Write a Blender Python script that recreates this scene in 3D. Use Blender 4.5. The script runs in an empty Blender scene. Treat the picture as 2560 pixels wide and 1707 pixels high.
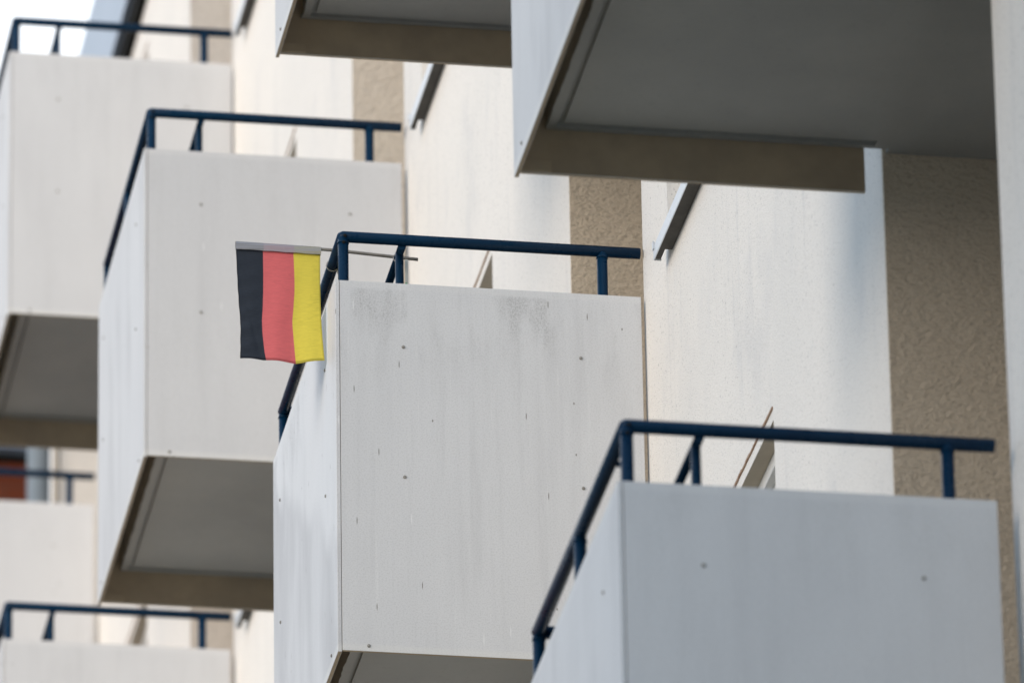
import bpy, bmesh, math, random
from mathutils import Vector, Matrix
random.seed(7)
S = bpy.context.scene
COL = S.collection
R = math.radians

# ------------------------------------------------------------------ camera
cd = bpy.data.cameras.new("camera")
cam = bpy.data.objects.new("camera", cd)
COL.objects.link(cam)
rx, ux, bx_ = (0.986555, -0.162708, -0.015339), (-0.054958, -0.418684, 0.906467), (-0.153912, -0.893437, -0.421997)
m = Matrix.Identity(4)
for i in range(3):
    m[i][0], m[i][1], m[i][2] = rx[i], ux[i], bx_[i]
m.translation = Vector((-3.6421, -19.6735, -7.6869))
cam.matrix_world = m
cd.sensor_width = 36.0
cd.lens = 310.66
cd.clip_start = 0.5
cd.clip_end = 3000
cd.dof.use_dof = True
cd.dof.focus_distance = 26.75
cd.dof.aperture_fstop = 4.3
S.camera = cam

# ------------------------------------------------------------------ light
SUN_EL, SUN_AZ = R(9), (-0.77, -0.64)
w = bpy.data.worlds.new("World")
S.world = w
w.use_nodes = True
nt = w.node_tree
nt.nodes.clear()
out = nt.nodes.new("ShaderNodeOutputWorld")
bg = nt.nodes.new("ShaderNodeBackground")
sky = nt.nodes.new("ShaderNodeTexSky")
sky.sky_type = 'NISHITA'
sky.sun_disc = False
sky.sun_elevation = SUN_EL
sky.sun_rotation = math.atan2(SUN_AZ[0], SUN_AZ[1])
sky.air_density = 1.0
sky.dust_density = 4.0
sky.ozone_density = 1.0
bg.inputs[1].default_value = 0.085
cloud = nt.nodes.new("ShaderNodeMix")           # high overcast: most of the blue is hidden by bright cloud
cloud.data_type = 'RGBA'
cloud.inputs[0].default_value = 0.85
cloud.inputs[7].default_value = (5.5, 7.8, 10.7, 1)
nt.links.new(sky.outputs[0], cloud.inputs[6])
geo = nt.nodes.new("ShaderNodeNewGeometry")     # brighter white cloud towards the far end of the street
dot = nt.nodes.new("ShaderNodeVectorMath"); dot.operation = 'DOT_PRODUCT'
dot.inputs[1].default_value = (.05, .95, .35)
tcw = nt.nodes.new("ShaderNodeTexCoord")
nt.links.new(tcw.outputs["Generated"], dot.inputs[0])
rmp = nt.nodes.new("ShaderNodeMapRange"); rmp.interpolation_type = 'SMOOTHSTEP'
rmp.inputs[1].default_value = .70; rmp.inputs[2].default_value = .98
nt.links.new(dot.outputs["Value"], rmp.inputs[0])
br = nt.nodes.new("ShaderNodeMix"); br.data_type = 'RGBA'
br.inputs[7].default_value = (13.5, 14.2, 15.0, 1)
nt.links.new(rmp.outputs[0], br.inputs[0])
nt.links.new(cloud.outputs[2], br.inputs[6])
nt.links.new(br.outputs[2], bg.inputs[0])
nt.nodes.remove(geo)
nt.links.new(bg.outputs[0], out.inputs[0])
sd = bpy.data.lights.new("sun", 'SUN')
sd.energy = 2.9
sd.angle = R(42)
sd.color = (1.0, 0.87, 0.73)
sun = bpy.data.objects.new("sun", sd)
COL.objects.link(sun)
hd = Vector((SUN_AZ[0], SUN_AZ[1], 0)).normalized() * math.cos(SUN_EL) + Vector((0, 0, math.sin(SUN_EL)))
sun.rotation_euler = hd.to_track_quat('Z', 'Y').to_euler()
S.view_settings.view_transform = 'Standard'
S.view_settings.look = 'None'
S.view_settings.gamma = 1.0
S.view_settings.exposure = 0.40
S.cycles.use_denoising = True
S.cycles.max_bounces = 8
S.cycles.diffuse_bounces = 6

# ------------------------------------------------------------------ materials
def mat(name, col, rough=0.7, metal=0.0, spec=0.5):
    m = bpy.data.materials.new(name)
    m.use_nodes = True
    b = m.node_tree.nodes["Principled BSDF"]
    b.inputs["Base Color"].default_value = (*col, 1)
    b.inputs["Roughness"].default_value = rough
    b.inputs["Metallic"].default_value = metal
    b.inputs["Specular IOR Level"].default_value = spec
    return m, m.node_tree, b

class NB:
    """small node helper"""
    def __init__(s, nt, w=None):
        s.nt = nt
        s.tc = nt.nodes.new("ShaderNodeTexCoord")
        s.oi = nt.nodes.new("ShaderNodeObjectInfo")
        if w is None: s.w = s.math('MULTIPLY', s.oi.outputs["Random"], 137.0)
        else:
            s.w = nt.nodes.new("ShaderNodeValue").outputs[0]; s.w.default_value = w
    def L(s, a, b): s.nt.links.new(a, b)
    def put(s, sock, v):
        if hasattr(v, 'is_output'): s.L(v, sock)
        else: sock.default_value = v
    def math(s, op, a, b=0.0, clamp=False):
        n = s.nt.nodes.new("ShaderNodeMath"); n.operation = op; n.use_clamp = clamp
        s.put(n.inputs[0], a); s.put(n.inputs[1], b)
        return n.outputs[0]
    def scale(s, v, src=None):
        n = s.nt.nodes.new("ShaderNodeMapping")
        s.L(src or s.tc.outputs["Object"], n.inputs[0])
        n.inputs["Scale"].default_value = v
        return n.outputs[0]
    def noise(s, vec, scale, detail=3, rough=0.55, rnd=True):
        n = s.nt.nodes.new("ShaderNodeTexNoise"); n.noise_dimensions = '4D'
        s.L(vec, n.inputs["Vector"]); n.inputs["Scale"].default_value = scale
        n.inputs["Detail"].default_value = detail; n.inputs["Roughness"].default_value = rough
        if rnd: s.L(s.w, n.inputs["W"])
        return n.outputs["Fac"]
    def vor(s, vec, scale, what="Distance"):
        n = s.nt.nodes.new("ShaderNodeTexVoronoi"); n.voronoi_dimensions = '4D'
        s.L(vec, n.inputs["Vector"]); n.inputs["Scale"].default_value = scale
        s.L(s.w, n.inputs["W"])
        return n
    def vor2(s, kz, scale):
        x, y, z = s.xyz()
        c = s.nt.nodes.new("ShaderNodeCombineXYZ")
        s.L(s.math('ADD', s.math('ADD', x, y), s.math('MULTIPLY', s.w, 3.7)), c.inputs[0])
        s.L(s.math('MULTIPLY', z, kz), c.inputs[1])
        n = s.nt.nodes.new("ShaderNodeTexVoronoi"); n.voronoi_dimensions = '2D'
        s.L(c.outputs[0], n.inputs["Vector"]); n.inputs["Scale"].default_value = scale
        q = s.nt.nodes.new("ShaderNodeSeparateColor"); s.L(n.outputs["Color"], q.inputs[0])
        return n.outputs["Distance"], q.outputs
    def ramp(s, v, a, b, lo=0.0, hi=1.0):
        n = s.nt.nodes.new("ShaderNodeMapRange"); n.interpolation_type = 'SMOOTHSTEP'
        s.put(n.inputs[0], v); s.put(n.inputs[1], a); s.put(n.inputs[2], b); s.put(n.inputs[3], lo); s.put(n.inputs[4], hi)
        return n.outputs[0]
    def mix(s, f, a, b):
        n = s.nt.nodes.new("ShaderNodeMix"); n.data_type = 'RGBA'
        s.put(n.inputs[0], f)
        s.put(n.inputs[6], a if hasattr(a, 'is_output') else (*a, 1)); s.put(n.inputs[7], b if hasattr(b, 'is_output') else (*b, 1))
        return n.outputs[2]
    def bump(s, b, h, strength, dist):
        n = s.nt.nodes.new("ShaderNodeBump"); n.inputs["Strength"].default_value = strength; n.inputs["Distance"].default_value = dist
        s.L(h, n.inputs["Height"]); s.L(n.outputs[0], b.inputs["Normal"])
    def xyz(s):
        n = s.nt.nodes.new("ShaderNodeSeparateXYZ"); s.L(s.tc.outputs["Object"], n.inputs[0])
        return n.outputs

M = {}
WORN_W = 8.0
# painted fibre-cement balcony panel: faint streaks and speckle; dirt = how weathered this one is
def panel_paint(name, front=False, dirt=0.3):
    m, nt, b = mat(name, (.5, .5, .5), 0.62, spec=.3)
    n = NB(nt, WORN_W if dirt > .5 else None); x, y, z = n.xyz()
    c = n.mix(n.ramp(n.noise(n.scale((1, 1, .8)), 1.8, 4), .3, .7), *(((.70, .702, .705), (.655, .658, .662)) if dirt > .5 else ((.612, .615, .62), (.575, .578, .585))))
    # broad soft rain smears, leaning a little
    mp = nt.nodes.new("ShaderNodeMapping"); n.L(n.tc.outputs["Object"], mp.inputs[0])
    mp.inputs["Rotation"].default_value = (R(5), R(2), 0); mp.inputs["Scale"].default_value = (2.6, 2.6, .75) if front else (5.5, 5.5, .6)
    big = n.noise(mp.outputs[0], 1.5, 5, .55)
    sm = n.ramp(big, .48, .70, 0, .42 if front else .13 + .04 * dirt)
    if front and dirt > .5:      # upper near part stays pale, the rest greyer in leaning streaks
        lim = n.math('ADD', n.math('SUBTRACT', z, n.math('MULTIPLY', y, .62)), n.math('MULTIPLY', big, .5))
        sm = n.math('MULTIPLY', n.ramp(big, .34, .66, .22, .62), n.ramp(lim, .66, .52))
    c = n.mix(sm, c, (.40, .40, .41))
    st = n.noise(n.scale((6, 6, .7) if front else (17, 17, .8)), 1.6, 4, .6)
    c = n.mix(n.ramp(st, .50, .76, 0, .09 + .09 * dirt), c, (.36, .36, .365))
    st2 = n.noise(n.scale((60, 60, 1.6)), 1.6, 3, .6)
    c = n.mix(n.ramp(st2, .60, .74, 0, .12 + .20 * dirt), c, (.82, .82, .81))
    fine = n.noise(n.tc.outputs["Object"], 190, 2, .7)
    c = n.mix(n.ramp(fine, .42, .70, 0, .12 + .14 * dirt), c, (.32, .32, .31))
    # algae in patches below the top edge, washed into short runs
    top = n.math('MULTIPLY', n.ramp(z, .80, 1.16), n.ramp(z, 1.222, 1.205))
    patch = n.ramp(n.noise(n.scale((4.2, 4.2, 1.3)), 1.6, 4, .65), .46, .66)
    spk = n.ramp(n.noise(n.scale((1, 1, .6)), 210, 3, .8), .44, .62)
    c = n.mix(n.math('MULTIPLY', n.math('MULTIPLY', top, patch), n.math('ADD', .13 * dirt, n.math('MULTIPLY', spk, .46 * dirt))), c, (.165, .16, .15))
    c = n.mix(n.math('MULTIPLY', n.ramp(z, .030, .012), .30), c, (.76, .75, .70))
    c = n.mix(n.math('MULTIPLY', n.ramp(z, 1.212, 1.222), .15), c, (.76, .75, .73))
    # thin dark drips and specks
    d0, sc = n.vor2(.12, 15)
    d = n.math('MULTIPLY', n.ramp(d0,   .030, .010), n.math('GREATER_THAN', sc[0], 1.0 - .24 * dirt))
    c = n.mix(n.math('MULTIPLY', d, .85), c, (.10, .08, .055))
    d0, sc = n.vor2(.55, 21)
    d = n.math('MULTIPLY', n.ramp(d0, .070, .028), n.math('GREATER_THAN', sc[1], 1.0 - .05 * dirt))
    c = n.mix(n.math('MULTIPLY', d, .75), c, (.13, .115, .09))
    d0, sc = n.vor2(.12, 21)                                   # pale scratches
    d = n.math('MULTIPLY', n.ramp(d0, .06, .02), n.math('GREATER_THAN', sc[2], 1.0 - .16 * dirt))
    c = n.mix(n.math('MULTIPLY', d, .55), c, (.85, .85, .84))
    n.L(c, b.inputs["Base Color"])
    n.bump(b, n.noise(n.tc.outputs["Object"], 90, 3), .12, .004)
    return m
for q, dd in (('clean', .18), ('worn', .8)):
    M['side_' + q] = panel_paint('panel_side_' + q, False, dd)
    M['front_' + q] = panel_paint('panel_front_' + q, True, dd)

def raw_board():
    m, nt, b = mat("raw_board", (.25, .21, .16), 0.85, spec=.2)
    n = NB(nt)
    c = n.mix(n.ramp(n.noise(n.tc.outputs["Object"], 5, 5, .6), .3, .7), (.48, .385, .27), (.37, .30, .22))
    v = n.vor(n.tc.outputs["Object"], 9)
    sel = n.nt.nodes.new("ShaderNodeSeparateColor"); n.L(v.outputs["Color"], sel.inputs[0])
    c = n.mix(n.math('MULTIPLY', n.ramp(v.outputs["Distance"], .09, .05), n.math('GREATER_THAN', sel.outputs[0], .8)), c, (.07, .06, .045))
    n.L(c, b.inputs["Base Color"])
    n.bump(b, n.noise(n.tc.outputs["Object"], 160, 3), .2, .003)
    return m
M['raw'] = raw_board()

def slab_paint():
    m, nt, b = mat("slab_paint", (.4, .39, .37), 0.8, spec=.25)
    n = NB(nt)
    c = n.mix(n.ramp(n.noise(n.tc.outputs["Object"], 1.7, 5, .6), .3, .7), (.42, .415, .395), (.345, .345, .335))
    c = n.mix(n.ramp(n.noise(n.tc.outputs["Object"], 60, 3), .55, .75, 0, .25), c, (.25, .25, .24))
    n.L(c, b.inputs["Base Color"])
    n.bump(b, n.noise(n.tc.outputs["Object"], 70, 3), .15, .004)
    return m
M['slab'] = slab_paint()

def plaster():
    m, nt, b = mat("white_plaster", (.74, .72, .69), 0.9, spec=.15)
    n = NB(nt)
    c = n.mix(n.ramp(n.noise(n.tc.outputs["Object"], 1.1, 5, .6), .3, .7), (.84, .795, .735), (.785, .75, .70))
    st = n.noise(n.scale((9, 9, .7)), 1.3, 5, .6)
    c = n.mix(n.ramp(st, .54, .80, 0, .38), c, (.45, .45, .46))
    pits = n.noise(n.tc.outputs["Object"], 115, 2, .65)
    c = n.mix(n.ramp(pits, .57, .72, 0, .62), c, (.33, .31, .29))
    smud = n.noise(n.scale((2.2, 2.2, 1.2)), 1.5, 5, .6)
    c = n.mix(n.ramp(smud, .55, .75, 0, .22), c, (.50, .50, .52))
    n.L(c, b.inputs["Base Color"])
    h = n.math('ADD', n.noise(n.tc.outputs["Object"], 190, 3, .6), n.math('MULTIPLY', n.noise(n.tc.outputs["Object"], 60, 2), .6))
    n.bump(b, h, .55, .006)
    return m
M['plaster'] = plaster()

def beige(name, a, b_):
    m, nt, b = mat(name, a, 0.95, spec=.1)
    n = NB(nt)
    c = n.mix(n.ramp(n.noise(n.tc.outputs["Object"], 2.2, 5, .6), .3, .7), a, b_)
    mp = n.nt.nodes.new("ShaderNodeMapping"); n.L(n.tc.outputs["Object"], mp.inputs[0])
    mp.inputs["Rotation"].default_value = (0, R(-30), 0); mp.inputs["Scale"].default_value = (1, 1, 1.6)
    n1 = n.noise(mp.outputs[0], 85, 5, .72)
    n2 = n.noise(mp.outputs[0], 38, 2, .5)
    h = n.math('ADD', n.math('MULTIPLY', n1, .9), n2)
    c = n.mix(n.ramp(n1, .50, .36, 0, .38), c, (.28, .235, .175))
    c = n.mix(n.ramp(n.noise(n.scale((3, 3, .6)), 1.4, 4, .6), .52, .75, 0, .25), c, (.42, .38, .32))
    n.L(c, b.inputs["Base Color"])
    n.bump(b, h, .8, .014)
    return m
M['beige'] = beige("beige_roughcast", (.80, .695, .555), (.73, .63, .50))
M['beige2'] = beige("beige_roughcast_midpale", (.82, .73, .61), (.76, .67, .56))  # paler tones for the farther beige bays
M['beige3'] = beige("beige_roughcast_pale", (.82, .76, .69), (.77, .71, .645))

def navy():
    m, nt, b = mat("navy_rail_paint", (.005, .022, .052), 0.30, spec=.12)
    n = NB(nt)
    c = n.mix(n.ramp(n.noise(n.tc.outputs["Object"], 9, 4), .35, .7), (.0024, .0215, .053), (.004, .027, .062))
    chip = n.ramp(n.noise(n.tc.outputs["Object"], 26, 2, .7), .755, .80, 0, .5)
    c = n.mix(chip, c, (.30, .33, .34))
    n.L(c, b.inputs["Base Color"])
    n.L(n.ramp(n.noise(n.tc.outputs["Object"], 30, 3), .3, .7, .24, .40), b.inputs["Roughness"])
    return m
M['navy'] = navy()

def simple(key, name, c0, c1, rough, metal=0.0, sc=8.0, spec=.4, bump=0.0):
    m, nt, b = mat(name, c0, rough, metal, spec)
    n = NB(nt)
    n.L(n.mix(n.ramp(n.noise(n.tc.outputs["Object"], sc, 5, .6), .3, .7), c0, c1), b.inputs["Base Color"])
    if bump: n.bump(b, n.noise(n.tc.outputs["Object"], sc * 8, 3), bump, .004)
    M[key] = m
simple('alu', "aluminium", (.66, .69, .72), (.60, .63, .66), .42, .0, 12, .6)
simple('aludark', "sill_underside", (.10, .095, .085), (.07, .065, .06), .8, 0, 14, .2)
simple('frame', "white_frame", (.72, .71, .68), (.68, .67, .65), .45, 0, 10)
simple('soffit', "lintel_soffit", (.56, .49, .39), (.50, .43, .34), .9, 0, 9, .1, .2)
simple('bead', "rusty_bead", (.26, .15, .095), (.40, .29, .21), .9, 0, 30, .1)
simple('screw', "screw_head", (.36, .35, .32), (.19, .175, .15), .55, .1, 70)
simple('pipe', "zinc_pipe", (.22, .25, .27), (.19, .22, .24), .6, .0, 6)
simple('fascia', "blue_grey_sheet", (.26, .32, .40), (.22, .28, .36), .4, .1, 3)
simple('black', "bitumen_and_shadow_black", (.012, .012, .012), (.02, .02, .018), .9, 0, 5, .1)  # also serves the painted shadow under the brick house eaves
simple('pole', "weathered_pole", (.20, .19, .17), (.27, .25, .22), .6, 0, 30)
simple('string', "pale_cord", (.62, .60, .55), (.5, .48, .44), .9, 0, 90, .1)
simple('green', "green_plastic", (.05, .45, .14), (.05, .4, .12), .5, 0, 30)
simple('strip', "translucent_strip", (.62, .64, .60), (.56, .58, .55), .4, 0, 30)
simple('ground', "paving", (.42, .385, .33), (.34, .31, .265), .9, 0, .6, .2)
simple('bounce_damper', "bounce_damper_green", (.055, .075, .03), (.08, .095, .04), .95, 0, 3, .1)
simple('dark', "door_dark", (.05, .05, .05), (.04, .04, .045), .5, 0, 3)
simple('block', "grey_render", (.30, .30, .29), (.24, .24, .235), .9, 0, .8, .1)

def glass():
    m, nt, b = mat("window_glass", (.03, .04, .045), .06, 0, .8)
    n = NB(nt)
    n.L(n.mix(n.noise(n.tc.outputs["Object"], .8, 2), (.02, .03, .035), (.06, .07, .075)), b.inputs["Base Color"])
    return m
M['glass'] = glass()

def bricks():
    m, nt, b = mat("red_brick", (.12, .03, .012), .9, 0, .15)
    n = NB(nt)
    t = nt.nodes.new("ShaderNodeTexBrick")
    mp = nt.nodes.new("ShaderNodeMapping"); n.L(n.tc.outputs["Object"], mp.inputs[0]); mp.inputs["Rotation"].default_value = (R(90), 0, 0)
    n.L(mp.outputs[0], t.inputs["Vector"]); t.inputs["Scale"].default_value = 1.0
    t.inputs["Brick Width"].default_value = .25; t.inputs["Row Height"].default_value = .075; t.inputs["Mortar Size"].default_value = .006
    t.inputs["Color1"].default_value = (.13, .032, .014, 1); t.inputs["Color2"].default_value = (.10, .024, .010, 1); t.inputs["Mortar"].default_value = (.085, .035, .022, 1)
    n.L(t.outputs[0], b.inputs["Base Color"])
    return m
M['brick'] = bricks()

def cloth():
    m, nt, b = mat("flag_cloth", (.6, .1, .1), .85, 0, .1)
    n = NB(nt)
    at = nt.nodes.new("ShaderNodeAttribute"); at.attribute_name = "stripe"
    hem = nt.nodes.new("ShaderNodeAttribute"); hem.attribute_name = "hem"
    c = n.mix(n.math('GREATER_THAN', at.outputs["Fac"], .5), (.036, .043, .056), (.74, .165, .17))
    c = n.mix(n.math('GREATER_THAN', at.outputs["Fac"], 1.5), c, (.82, .68, .10))
    weave = n.noise(n.scale((60, 60, 420)), 1.0, 3, .6)
    hs = nt.nodes.new("ShaderNodeHueSaturation"); n.L(c, hs.inputs["Color"])
    mp = nt.nodes.new("ShaderNodeMapping"); n.L(n.tc.outputs["Object"], mp.inputs[0])
    mp.inputs["Rotation"].default_value = (0, R(-14), 0); mp.inputs["Scale"].default_value = (4, 4, 20)
    cr = n.ramp(n.math('ABSOLUTE', n.math('SUBTRACT', n.noise(mp.outputs[0], 1.0, 2, .5), .5)), 0.0, .014, .94, 1.0)
    weave2 = n.math('MULTIPLY', n.ramp(weave, .3, .7, .94, 1.05), cr)
    n.L(n.math('MULTIPLY', weave2, n.math('SUBTRACT', 1.0, n.math('MULTIPLY', hem.outputs["Fac"], .42))), hs.inputs["Value"])
    n.L(hs.outputs[0], b.inputs["Base Color"])
    tr = nt.nodes.new("ShaderNodeBsdfTranslucent"); n.L(hs.outputs[0], tr.inputs[0])
    mx = nt.nodes.new("ShaderNodeMixShader"); mx.inputs[0].default_value = .22
    o = [q for q in nt.nodes if q.type == 'OUTPUT_MATERIAL'][0]
    n.L(b.outputs[0], mx.inputs[1]); n.L(tr.outputs[0], mx.inputs[2]); n.L(mx.outputs[0], o.inputs[0])
    return m
M['cloth'] = cloth()

# ------------------------------------------------------------------ mesh helpers
def link(name, bm, mats, parent=None, smooth=False):
    me = bpy.data.meshes.new(name)
    bm.normal_update()
    bm.to_mesh(me); bm.free()
    for k in (mats if isinstance(mats, (list, tuple)) else [mats]):
        me.materials.append(M[k])
    if smooth:
        for p in me.polygons: p.use_smooth = True
    o = bpy.data.objects.new(name, me)
    COL.objects.link(o)
    if parent: o.parent = parent
    return o
def box(bm, x0, x1, y0, y1, z0, z1, mi=0, faces=None):
    v = [bm.verts.new((x, y, z)) for z in (z0, z1) for y in (y0, y1) for x in (x0, x1)]
    q = {'-z': (0, 2, 3, 1), '+z': (4, 5, 7, 6), '-y': (0, 1, 5, 4), '+y': (2, 6, 7, 3), '-x': (0, 4, 6, 2), '+x': (1, 3, 7, 5)}
    for k, ids in q.items():
        f = bm.faces.new([v[i] for i in ids])
        f.material_index = (faces or {}).get(k, mi)
    return v
def bevel(bm, w, seg=1):
    bmesh.ops.bevel(bm, geom=[e for e in bm.edges], offset=w, segments=seg, affect='EDGES', profile=.5)
def sweep(bm, pts, r, n=14, caps=True):
    pts = [Vector(p) for p in pts]
    rings = []
    for i, p in enumerate(pts):
        a = (p - pts[i - 1]).normalized() if i else (pts[1] - p).normalized()
        b = (pts[i + 1] - p).normalized() if i < len(pts) - 1 else a
        t = (a + b).normalized()
        up = Vector((0, 0, 1)) if abs(a.z) < .9 else Vector((1, 0, 0))
        s = a.cross(up).normalized(); u = s.cross(a).normalized()
        ring = []
        for k in range(n):
            d = s * math.cos(2 * math.pi * k / n) + u * math.sin(2 * math.pi * k / n)
            d = d * r
            d = d - a * (d.dot(t) / a.dot(t))           # slide along the pipe onto the mitre plane
            ring.append(bm.verts.new(p + d))
        rings.append(ring)
    for A, B in zip(rings, rings[1:]):
        for k in range(n):
            bm.faces.new((A[k], A[(k + 1) % n], B[(k + 1) % n], B[k])).smooth = True
    if caps:
        bm.faces.new(rings[0][::-1]); bm.faces.new(rings[-1])
def empty(name, loc, label=None, cat=None, group=None):
    o = bpy.data.objects.new(name, None); COL.objects.link(o); o.location = loc
    o.empty_display_size = .2
    tag(o, label, cat, group)
    return o
def tag(o, label=None, cat=None, group=None, kind=None):
    if label: o['label'] = label
    if cat: o['category'] = cat
    if group: o['group'] = group
    if kind: o['kind'] = kind
    return o

H, P = 2.75, 4.6916
GZ = -9.3
# ------------------------------------------------------------------ ground
bm = bmesh.new(); box(bm, -1500, 1500, -1500, 1500, GZ - .5, GZ)
tag(link('ground', bm, 'ground'), kind='structure')

bm = bmesh.new(); box(bm, -9, 1.0, -16, 3.2, GZ + .004, GZ + .03)  # dark sheet added out of view, cuts ground bounce under the near balconies
tag(link('bounce_damper', bm, 'bounce_damper'), kind='structure')

# ------------------------------------------------------------------ apartment building
ROOF = 11.30
bld = empty('apartment_building', (1.2, 0, GZ), 'long pale plastered apartment house that carries all the balconies', 'apartment building')
def part(name, bm, mats, smooth=False, parent=None):
    o = link(name, bm, mats, parent or bld, smooth)
    if not parent: o.matrix_parent_inverse = Matrix.Translation((-1.2, 0, -GZ))
    return o
XN = {0: 1.012, 1: .993, 2: .988, 3: .967}            # near end of the wall after bay c
XF = {-1: 1.022, 0: .984, 1: .981, 2: .975, 3: .965}  # its far end
WIN_Y0, WIN_Y1, WIN_Z0, WIN_Z1 = 2.885, 4.345, 1.262, 2.767
SIDEY0, SIDEY1 = 1.388, P + .06
def wall_segment(c, floors):
    """one storey-high-to-roof strip of white wall with real window openings and reveals"""
    y0, y1 = c * P + SIDEY0, c * P + SIDEY1
    xn, xf = XN.get(c, 1.02), XF[c]
    X = lambda y: xn + (xf - xn) * (y - y0) / (y1 - y0)
    bm = bmesh.new()
    ys = [y0, c * P + WIN_Y0, c * P + WIN_Y1, y1]
    zs = [GZ] + [z for k in floors for z in (k * H + WIN_Z0, k * H + WIN_Z1)] + [ROOF]
    V = {}
    def vert(y, z, d=0.0):
        k = (round(y, 4), round(z, 4), d)
        if k not in V: V[k] = bm.verts.new((X(y) + d, y, z))
        return V[k]
    D = .15
    for i in range(3):
        for j in range(len(zs) - 1):
            if i == 1 and j % 2 == 1:
                a, b, z0, z1 = ys[1], ys[2], zs[j], zs[j + 1]
                for q in (((a, z1), (b, z1)), ((b, z0), (a, z0)), ((a, z0), (a, z1)), ((b, z1), (b, z0))):
                    (ya, za), (yb, zb) = q
                    f = bm.faces.new((vert(ya, za), vert(yb, zb), vert(yb, zb, D), vert(ya, za, D)))
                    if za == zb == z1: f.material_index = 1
                continue
            bm.faces.new((vert(ys[i], zs[j]), vert(ys[i], zs[j + 1]), vert(ys[i + 1], zs[j + 1]), vert(ys[i + 1], zs[j])))
    # ends and back
    for y, s in ((y0, 0), (y1, 1)):
        q = [bm.verts.new((X(y), y, GZ)), bm.verts.new((X(y), y, ROOF)), bm.verts.new((2.0, y, ROOF)), bm.verts.new((2.0, y, GZ))]
        bm.faces.new(q if s else q[::-1])
    bmesh.ops.recalc_face_normals(bm, faces=bm.faces)
    o = part('plaster_wall', bm, ['plaster', 'soffit'])
    return X
def window(c, k, X):
    ya, yb, z0, z1 = c * P + WIN_Y0, c * P + WIN_Y1, k * H + WIN_Z0, k * H + WIN_Z1
    ym = (ya + yb) / 2
    xw = X(ym)
    f = bmesh.new()
    fx0, fx1 = .050, .108                                 # frame sits 5 cm inside the opening
    t = .055
    def fr(y0, y1, za, zb, a=fx0, b=fx1): box(f, X((y0 + y1) / 2) + a, X((y0 + y1) / 2) + b, y0, y1, za, zb)
    fr(ya + .002, ya + t, z0 + .002, z1 - .002); fr(yb - t, yb - .002, z0 + .002, z1 - .002)
    fr(ya + t, yb - t, z1 - .046, z1 - .002); fr(ya + t, yb - t, z0 + .002, z0 + t)
    fr(ym - .05, ym + .05, z0 + t, z1 - .046, .062, .1)
    # second rebate: the sash, set back
    for a, b in ((ya + t, ym - .05), (ym + .05, yb - t)):
        for q in ((a, b, z1 - .098, z1 - .046), (a, b, z0 + t, z0 + t + .05), (a, a + .05, z0 + t + .05, z1 - .098), (b - .05, b, z0 + t + .05, z1 - .098)):
            fr(*q, a=.072, b=.100)
    wo = part('window', f, 'frame')
    g = bmesh.new(); box(g, xw + .086, xw + .092, ya + .05, yb - .05, z0 + .05, z1 - .05)
    link('pane', g, 'glass', wo)
    s = bmesh.new()                                        # aluminium sill: plate, front lip, end caps
    zs = z0 - .006
    lip = .044
    v0, v1 = ya - .006, yb + .008
    pr = .046
    for (x0, x1, y0, y1, zz0, zz1, mi) in (
            (-pr + .003, .049, v0 + .003, v1 - .003, zs - .004, zs, 0),
            (-pr, -pr + .003, v0, v1, zs - lip, zs + .001, 0),
            (-pr + .003, -.022, v1 - .003, v1, zs - lip, zs + .016, 0),
            (-pr + .003, -.004, v0, v0 + .003, zs - lip, zs + .016, 0),
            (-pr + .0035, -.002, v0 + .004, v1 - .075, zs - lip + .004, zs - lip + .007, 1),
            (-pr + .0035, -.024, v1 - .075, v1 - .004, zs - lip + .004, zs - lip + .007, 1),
            (-pr - .004, -pr, v1 - .02, v1 - .001, zs - .012, zs + .013, 0)):
        xa = X(y0) ; xb = X(y1)
        vv = box(s, x0, x1, y0, y1, zz0, zz1, mi)
        for q in vv: q.co.x += X(q.co.y)
    link('sill', s, ['alu', 'aludark'], wo)
    b = bmesh.new()                                        # rusted plaster bead above the lintel edge
    n = 26
    for i in range(n):
        y0 = ya + .004 + (yb - ya - .008) * i / n; y1 = ya + .004 + (yb - ya - .008) * (i + 1) / n
        h = .0035 + .002 * random.random(); zc = z1 + .040 + .0015 * random.uniform(-1, 1)
        vv = box(b, -.004, .002, y0, y1 - .0005, zc - h, zc + h)
        for q in vv: q.co.x += X(q.co.y)
    link('plaster_bead', b, 'bead', wo)
    return wo
XS = {}
for c in (-1, 0, 1, 2, 3):
    fl = [] if c == -1 else [0, 1, 2, 3]
    XS[c] = wall_segment(c, fl)
    for k in fl: window(c, k, XS[c])
# recess between two walls: beige far wall, back wall
for c in (-1, 0, 1, 2, 3, 4):
    xn = XN.get(c, .93 if c == 4 else 1.02)
    bm = bmesh.new(); box(bm, xn + .0005, 2.0, c * P + 1.376, c * P + 1.3875, GZ, ROOF)
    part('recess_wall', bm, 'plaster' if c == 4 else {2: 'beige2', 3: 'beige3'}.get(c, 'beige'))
    bm = bmesh.new(); box(bm, 2.003, 2.2, c * P + .0605 - (0 if c > -1 else 0), c * P + 1.3875, GZ, ROOF)
    part('back_wall', bm, 'plaster')
for c in (0, 1, 2, 3, 4):
    for k in (0, 1, 2, 3):
        y0, y1, z0, z1 = c * P + .30, c * P + 1.22, k * H + .295, k * H + 2.45
        f = bmesh.new()
        for q in ((y0, y0 + .08, z0, z1), (y1 - .08, y1, z0, z1), (y0 + .08, y1 - .08, z0, z0 + .10), (y0 + .08, y1 - .08, z1 - .08, z1)):
            box(f, 1.965, 2.001, *q)
        do = part('balcony_door', f, 'frame')
        g = bmesh.new(); box(g, 1.98, 1.99, y0 + .07, y1 - .07, z0 + .09, z1 - .07)
        link('pane', g, 'glass', do)
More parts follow.
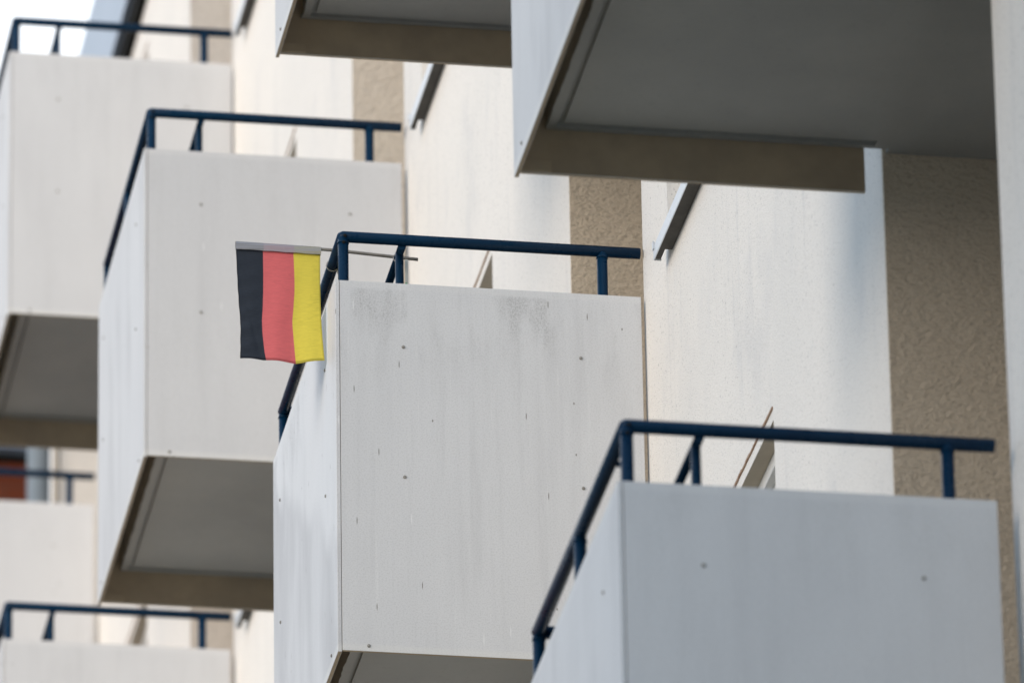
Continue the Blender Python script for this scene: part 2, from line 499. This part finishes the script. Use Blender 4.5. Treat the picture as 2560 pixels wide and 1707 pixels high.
# far corner of the house
bm = bmesh.new(); box(bm, .9305, 12, 4 * P + 1.3885, 4 * P + 1.75, GZ, ROOF)
part('end_wall', bm, 'soffit')
# roof: dark gap, then the sheet-metal parapet
bm = bmesh.new(); box(bm, .925, 12, -P + 1.3, 4 * P + 1.75, ROOF + .001, ROOF + .10)
part('roof_gap', bm, 'black')
bm = bmesh.new(); box(bm, .895, 12, -P + 1.3, 4 * P + 1.8, ROOF + .101, ROOF + .78)
part('roof_parapet', bm, 'fascia')
# downpipe at the last corner
bm = bmesh.new(); sweep(bm, [(.822, 4 * P + 1.36, GZ), (.822, 4 * P + 1.36, ROOF - .1)], .058, 20)
for z in (3.1, 5.9, 8.65, 10.6):
    sweep(bm, [(.822, 4 * P + 1.36, z), (.822, 4 * P + 1.36, z + .035)], .0625, 20)
    box(bm, .87, .934, 4 * P + 1.352, 4 * P + 1.368, z + .005, z + .03)
part('downpipe', bm, 'pipe')

# ------------------------------------------------------------------ balconies
BD, BH, BL = .960, 1.239, 1.369
T = .0125
def screw_mesh(axis, pts):
    bm = bmesh.new()
    for p in pts:
        r = .0056
        prof = [(r, 0.0), (r * .96, .0022), (r * .6, .0040), (0.0, .0046)]
        rings = []
        for (rr, h) in prof[:-1]:
            ring = []
            for k in range(10):
                a = 2 * math.pi * k / 10
                if axis == 'y': q = (p[0] + rr * math.cos(a), p[1] - h, p[2] + rr * math.sin(a))
                else: q = (p[0] - h, p[1] - rr * math.cos(a), p[2] + rr * math.sin(a))
                ring.append(bm.verts.new(q))
            rings.append(ring)
        tip = bm.verts.new((p[0], p[1] - .0046, p[2]) if axis == 'y' else (p[0] - .0046, p[1], p[2]))
        for A, B in zip(rings, rings[1:]):
            for k in range(10): bm.faces.new((A[k], A[(k + 1) % 10], B[(k + 1) % 10], B[k]))
        for k in range(10): bm.faces.new((rings[-1][k], rings[-1][(k + 1) % 10], tip))
    bmesh.ops.recalc_face_normals(bm, faces=bm.faces)
    return bm
def balcony(loc, label, look='clean'):
    t = empty('balcony', loc, label, 'balcony', 'balconies along the house front')
    # front panel
    bm = bmesh.new(); box(bm, 0, T, -.001, BL + .012, -.006, BH, 0, {'-z': 1, '+x': 1})
    bevel(bm, .0012)
    fp = link('front_panel', bm, ['front_' + look, 'raw'], t)
    for p in ((0, .225, 1.034), (0, 1.22, 1.033), (0, .225, .608), (0, 1.22, .608), (0, .125, .033), (0, 1.25, .033)):
        link('screw', screw_mesh('x', [p]), 'screw', fp)
    # near and far side panels
    bm = bmesh.new(); box(bm, T + .0016, BD, 0, T, 0, BH, 0, {'-z': 1, '+y': 1})
    bevel(bm, .0012)
    sp = link('side_panel', bm, ['side_' + look, 'raw'], t)
    for p in ((.211, 0, 1.022), (.766, 0, 1.018), (.211, 0, .584), (.766, 0, .578), (.095, 0, .018), (.86, 0, .018)):
        link('screw', screw_mesh('y', [p]), 'screw', sp)
    bm = bmesh.new(); box(bm, T + .0016, BD, BL - T, BL, 0, BH, 0, {'-z': 1, '-y': 1})
    bevel(bm, .0012)
    sp2 = link('side_panel', bm, ['side_' + look, 'raw'], t)
    bm = bmesh.new(); box(bm, T + .002, .098, BL - T - .005, BL - T - .0003, .004, .036); bevel(bm, .001)
    link('batten', bm, 'raw', sp2)
    # slab with drip groove; its outer rim is a little ragged
    bm = bmesh.new()
    def prism(pts, z0, z1):
        a = [bm.verts.new((x, y, z0)) for x, y in pts]; b = [bm.verts.new((x, y, z1)) for x, y in pts]
        bm.faces.new(a[::-1]); bm.faces.new(b)
        for i in range(len(a)): bm.faces.new((a[i], a[(i + 1) % len(a)], b[(i + 1) % len(a)], b[i]))
    ZS = .130
    yn, yf = T + .004, BL - T - .004
    xo = .084
    prism([(xo + .004, yn), (xo + .004, yf), (1.026, yf), (1.026, 1.375), (1.999, 1.375), (1.999, .063), (1.026, .063), (1.026, yn)], ZS + .011, ZS + .16)
    gi, go = .126, .109
    gy0, gy1 = 1.304, 1.336
    rag = [(xo + .0045 * (random.random() - .5) + .001 * math.sin(i * .9), yn + (yf - yn) * i / 60) for i in range(61)]
    prism([(go, yn)] + [] + rag[:] + [(go, yf)], ZS, ZS + .013)                       # outer rim
    n = 40
    rag2 = [(go + (.985 - go) * i / n, yf + .0035 * (random.random() - .6)) for i in range(n + 1)]
    prism([(.985, gy1)] + [(go + .0005, gy1)] + rag2, ZS, ZS + .013)                   # far rim
    prism([(gi, .06), (gi, gy0), (.9855, gy0), (.9855, yf - .001), (1.025, yf - .001), (1.025, 1.3745), (1.998, 1.3745), (1.998, .064), (1.0, .064), (1.0, .06)], ZS, ZS + .013)  # field
    prism([(go + .0005, yn), (go + .0005, .043), (1.02, .043), (1.02, yn)], ZS, ZS + .013)  # near rim
    bmesh.ops.recalc_face_normals(bm, faces=bm.faces)
    link('floor_slab', bm, 'slab', t)
    # handrail: one pipe round three sides, then its posts
    bm = bmesh.new()
    ZR, xr, y0, y1 = 1.402, .029, .030, 1.345
    rail = [(.965, y0, ZR), (xr + .004, y0, ZR), (xr, y0 + .004, ZR), (xr, y1 - .004, ZR), (xr + .004, y1, ZR), (.965, y1, ZR)]
    sweep(bm, rail, .0178, 18)
    hr = link('handrail', bm, 'navy', t)
    for (x, y) in ((.0305, y0), (.845, y0), (xr, .70), (.0305, y1), (.845, y1)):
        bm = bmesh.new()
        sweep(bm, [(x, y, ZS + .161), (x, y, ZR - .004)], .0168, 16)
        # weld bead under the rail
        a = [(x, y, ZR - .0275), (x, y, ZR - .0245), (x, y, ZR - .0195), (x, y, ZR - .016)]
        sweep(bm, a[1:3], .0186, 16)
        link('post', bm, 'navy', hr)
    for q in ((.034, y0 - .0165, ZR - .003), (.030, y0 - .0160, ZR - .026)):
        link('bolt', screw_mesh('y', [q]), 'black', hr)
    bm = bmesh.new()
    xi = .216
    sweep(bm, [(xi, y0 + .004, 1.384), (xi, y1 - .004, 1.384)], .0125, 14)
    ir = link('inner_rail', bm, 'navy', t)
    for y in (.085, y1 - .085):
        bm = bmesh.new(); sweep(bm, [(xi - .001, y, ZS + .161), (xi - .001, y, 1.382)], .0132, 14)
        link('post', bm, 'navy', ir)
    bm = bmesh.new(); box(bm, xr + .012, xr + .022, .215, .235, ZR - .022, ZR - .011); bevel(bm, .002)
    link('lug', bm, 'navy', hr)
    return t
OFF = {(0, 0): (.0011, -.0297, -.0108), (0, 1): (-.0018, -.0004, .0008), (1, 1): (.0088, .0273, .0223), (1, 2): (.0224, .0303, -.0211),
       (2, 2): (-.003, -.0126, -.0046), (3, 3): (.0025, -.0124, .0013), (3, 2): (-.0077, -.015, .0131), (4, 3): (-.0223, .0125, -.001)}
LAB = {(0, 0): 'blue-grey balcony in the lower right corner, navy rail ending before beige wall',
       (0, 1): 'balcony overhead on the upper right, its dark grey underside filling that corner',
       (1, 1): 'light grey balcony in the middle with the small flag tied to its navy railing',
       (1, 2): 'balcony at the top edge seen only from below, brown rear skirt above the beige strip',
       (2, 2): 'pale balcony behind the flag, between the flag balcony and the top left one',
       (3, 3): 'blurred pale balcony at the top left with sky behind its railing',
       (3, 2): 'blurred balcony at the bottom left, only its railing and upper panel showing',
       (4, 3): 'most distant balcony at the left edge, in front of the red brick and downpipe'}
BAL = {}
for (c, k), o in OFF.items():
    BAL[c, k] = balcony((o[0], c * P + o[1], k * H + o[2]), LAB[c, k], 'worn' if (c, k) == (1, 1) else 'clean')

# ------------------------------------------------------------------ flag on the middle balcony
B = Vector((OFF[1, 1][0], P + OFF[1, 1][1], H + OFF[1, 1][2]))
fl = empty('flag', B + Vector((-.15, .195, 1.44)), 'small black, red and gold flag hanging from a thin pole on the middle balcony', 'flag')
bm = bmesh.new()
pole_p = [(-.279, .2105, 1.4455), (.025, .1766, 1.4250), (.223, .154, 1.402), (.284, .147, 1.395)]
sweep(bm, pole_p, .0053, 12)
po = link('pole', bm, 'pole', fl)
po.matrix_parent_inverse = Matrix.Translation(Vector((.15, -.195, -1.44)))
def lerp_tab(tab, z):
    for (x0, z0), (x1, z1) in zip(tab, tab[1:]):
        if z <= z0 and z >= z1:
            f = (z0 - z) / (z0 - z1); return x0 + (x1 - x0) * f
    return tab[0][0] if z > tab[0][1] else tab[-1][0]
TL = [(-.2799, 1.4265), (-.2745, 1.3029), (-.2697, 1.2221), (-.2662, 1.1648), (-.2669, 1.054)]
TB = [(-.1963, 1.4222), (-.1954, 1.3174), (-.197, 1.2348), (-.1997, 1.1689), (-.1937, 1.0871), (-.1876, 1.0452)]
TY = [(-.102, 1.4165), (-.0989, 1.2972), (-.1044, 1.1994), (-.1057, 1.1746), (-.0999, 1.0928), (-.0952, 1.0371)]
TR = [(-.019, 1.4110), (-.0197, 1.3021), (-.0178, 1.2047), (-.0133, 1.1227), (-.0075, 1.0465)]
def smoothtab(tab):
    # Catmull-Rom resample so the edges run in soft curves
    o = []
    for i in range(len(tab) - 1):
        p0 = tab[max(i - 1, 0)]; p1 = tab[i]; p2 = tab[i + 1]; p3 = tab[min(i + 2, len(tab) - 1)]
        for s in range(6):
            t = s / 6
            f = lambda a, b, c, d: .5 * (2 * b + (c - a) * t + (2 * a - 5 * b + 4 * c - d) * t * t + (3 * b - a - 3 * c + d) * t ** 3)
            o.append((f(p0[0], p1[0], p2[0], p3[0]), f(p0[1], p1[1], p2[1], p3[1])))
    o.append(tab[-1]); return o
TL, TB, TY, TR = map(smoothtab, (TL, TB, TY, TR))
bm = bmesh.new()
ls, lh = bm.faces.layers.float.new("stripe"), bm.verts.layers.float.new("hem")
NS, NR = 14, 70
cols = 3 * NS
grid = []
for i in range(cols + 1):
    u = i / NS
    seg = min(int(u), 2); f = u - seg
    A, C = ((TL, TB), (TB, TY), (TY, TR))[seg]
    zt = A[0][1] + (C[0][1] - A[0][1]) * f; zb = A[-1][1] + (C[-1][1] - A[-1][1]) * f
    col = []
    for j in range(NR + 1):
        s = j / NR
        z = zt + (zb - zt) * s
        za = A[0][1] + (A[-1][1] - A[0][1]) * s; zc = C[0][1] + (C[-1][1] - C[0][1]) * s
        x = lerp_tab(A, za) * (1 - f) + lerp_tab(C, zc) * f
        uu = i / cols
        y = .2105 - .112 * (x + .279) + .003 * math.sin(uu * 9 + 1.5 * s) * s + .0035 * math.sin(uu * 17 + s * 2 + 1) * (s ** .7)
        y += .0022 * math.exp(-((uu - .16 - .35 * (s - .62)) / .03) ** 2) * s - .003 * math.exp(-((s - .72 + .5 * uu) / .05) ** 2) * max(0, .4 - uu) + .0014 * math.sin((uu * 1.1 + s * 5.0) * 8.0) * max(0, .42 - uu) / .42 * (1 + 1.4 * s)
        v = bm.verts.new((x + .15, y - .195, z - 1.44))
        v[lh] = 1.0 if (uu < .012 or uu > .984 or s > .982) else 0.0
        col.append(v)
    grid.append(col)
for i in range(cols):
    for j in range(NR):
        fc = bm.faces.new((grid[i][j], grid[i][j + 1], grid[i + 1][j + 1], grid[i + 1][j]))
        fc[ls] = i // NS
        fc.smooth = True
c = link('cloth', bm, 'cloth', fl)
# clear sleeve round the pole, tinted by the cloth it holds
bm = bmesh.new()
pr = []
for i in range(25):
    x = -.281 + .264 * i / 24
    zc = 1.4455 - .0672 * (x + .279); yc = .2105 - .112 * (x + .279)
    pr.append([(x, yc - .0072, zc - .0215 - .0006 * math.sin(i)), (x, yc - .0082, zc - .006), (x, yc - .005, zc + .0054), (x, yc + .003, zc + .0064), (x, yc + .008, zc), (x, yc + .0035, zc - .0215)])
rows = [[bm.verts.new(Vector(q) - Vector((-.15, .195, 1.44))) for q in r_] for r_ in pr]
for A, C in zip(rows, rows[1:]):
    for k in range(5): bm.faces.new((A[k], A[k + 1], C[k + 1], C[k])).smooth = True
def sleeve_mat():
    m, nt, b = mat("clear_sleeve", (.52, .52, .55), .3, 0, .6)
    n = NB(nt); x, y, z = n.xyz()
    tint = n.mix(n.math('GREATER_THAN', x, -.045), (.20, .19, .185), (.34, .24, .25))
    tint = n.mix(n.math('GREATER_THAN', x, .05), tint, (.33, .30, .21))
    st = n.noise(n.scale((3, 1, 120)), 1.0, 3, .6)
    n.L(n.mix(n.ramp(st, .38, .66), tint, (.31, .31, .34)), b.inputs["Base Color"])
    return m
M['sleeve'] = sleeve_mat()
link('sleeve', bm, 'sleeve', fl)
bm = bmesh.new()
box(bm, .243 + .15, .252 + .15, .1485 - .195, .1495 - .195, 1.302 - 1.44, 1.394 - 1.44)
st = link('strap', bm, 'strip', fl)
bm = bmesh.new(); box(bm, .243 + .15, .249 + .15, .1465 - .195, .1484 - .195, 1.305 - 1.44, 1.3125 - 1.44); bevel(bm, .0006)
link('clip', bm, 'green', st)
# cords that tie the pole to both rails
def cord(px, y, zc, r, tail, label):
    bm = bmesh.new()
    pts = []
    for k in range(15):
        a = 2 * math.pi * k / 14
        pts.append((px + (r + .0022) * math.cos(a), y + .012 * math.sin(a * .5) - .006, zc + (r + .0022) * math.sin(a)))
    sweep(bm, pts, .0019, 8)
    sweep(bm, [(px + r * .75, y - .004, zc - r * .85), (px + r * .95, y - .003, zc - r - .012)], .0042, 10)
    sweep(bm, tail, .0019, 8)
    o = link('cord', bm, 'string', None, True); o.location = B
    tag(o, label, 'cord', 'cords tying the flagpole')
cord(.029, .235, 1.402, .0178, [(.043, .232, 1.376), (.0475, .226, 1.362), (.052, .205, 1.320), (.055, .19, 1.290)], 'white cord knotted round the front rail of the flag balcony, its end dangling')
cord(.216, .115, 1.384, .0125, [(.226, .112, 1.369), (.229, .110, 1.360)], 'short pale cord round the thin inner rail where the flagpole ends')

# ------------------------------------------------------------------ brick house at the far end
bk = empty('brick_house', (-2, 22.2, GZ), 'dark red brick house wall glimpsed behind the most distant railing', 'house')
YB = 22.2
XBR = (.762 - 1.0) + 1.0 + (YB - (4 * P + 1.39)) * .111
def bpart(name, bm, k):
    o = link(name, bm, k, bk); o.matrix_parent_inverse = Matrix.Translation((2, -22.2, -GZ)); return o
bm = bmesh.new(); box(bm, -6, .995, YB, YB + 5, GZ, 11.235)
bpart('brick_wall', bm, 'brick')
bm = bmesh.new(); box(bm, -6, .995, YB - .02, YB + 5, 11.236, 11.268)  # solid black strip stands in for the shadow under the eaves
bpart('eaves_shadow', bm, 'black')
bm = bmesh.new(); box(bm, -6, .995, YB - .12, YB + 5, 11.269, 11.45)
bpart('gutter', bm, 'fascia')

# ------------------------------------------------------------------ unseen block added outside the frame to cast shade on the near bays
nb = empty('shade_block', (-16, -16, GZ), 'plain grey block added outside the frame to shade the near balconies', 'shade block')
def prism4(bm, pts, z0, z1):
    a = [bm.verts.new((x, y, z0)) for x, y in pts]; b = [bm.verts.new((x, y, z1)) for x, y in pts]
    bm.faces.new(a[::-1]); bm.faces.new(b)
    for i in range(4): bm.faces.new((a[i], a[(i + 1) % 4], b[(i + 1) % 4], b[i]))
    bmesh.ops.recalc_face_normals(bm, faces=bm.faces)
bm = bmesh.new(); prism4(bm, [(-11, -7.7), (-16, -11.85), (-16, -26), (-11, -26)], GZ, 16.0)
o = link('shade_block_body', bm, 'block', nb); o.matrix_parent_inverse = Matrix.Translation((16, 16, -GZ))
bm = bmesh.new(); prism4(bm, [(-10.8, -7.4), (-16.2, -11.8), (-16.2, -26.2), (-10.8, -26.2)], 16.001, 16.35)
o = link('shade_block_top', bm, 'black', nb); o.matrix_parent_inverse = Matrix.Translation((16, 16, -GZ))
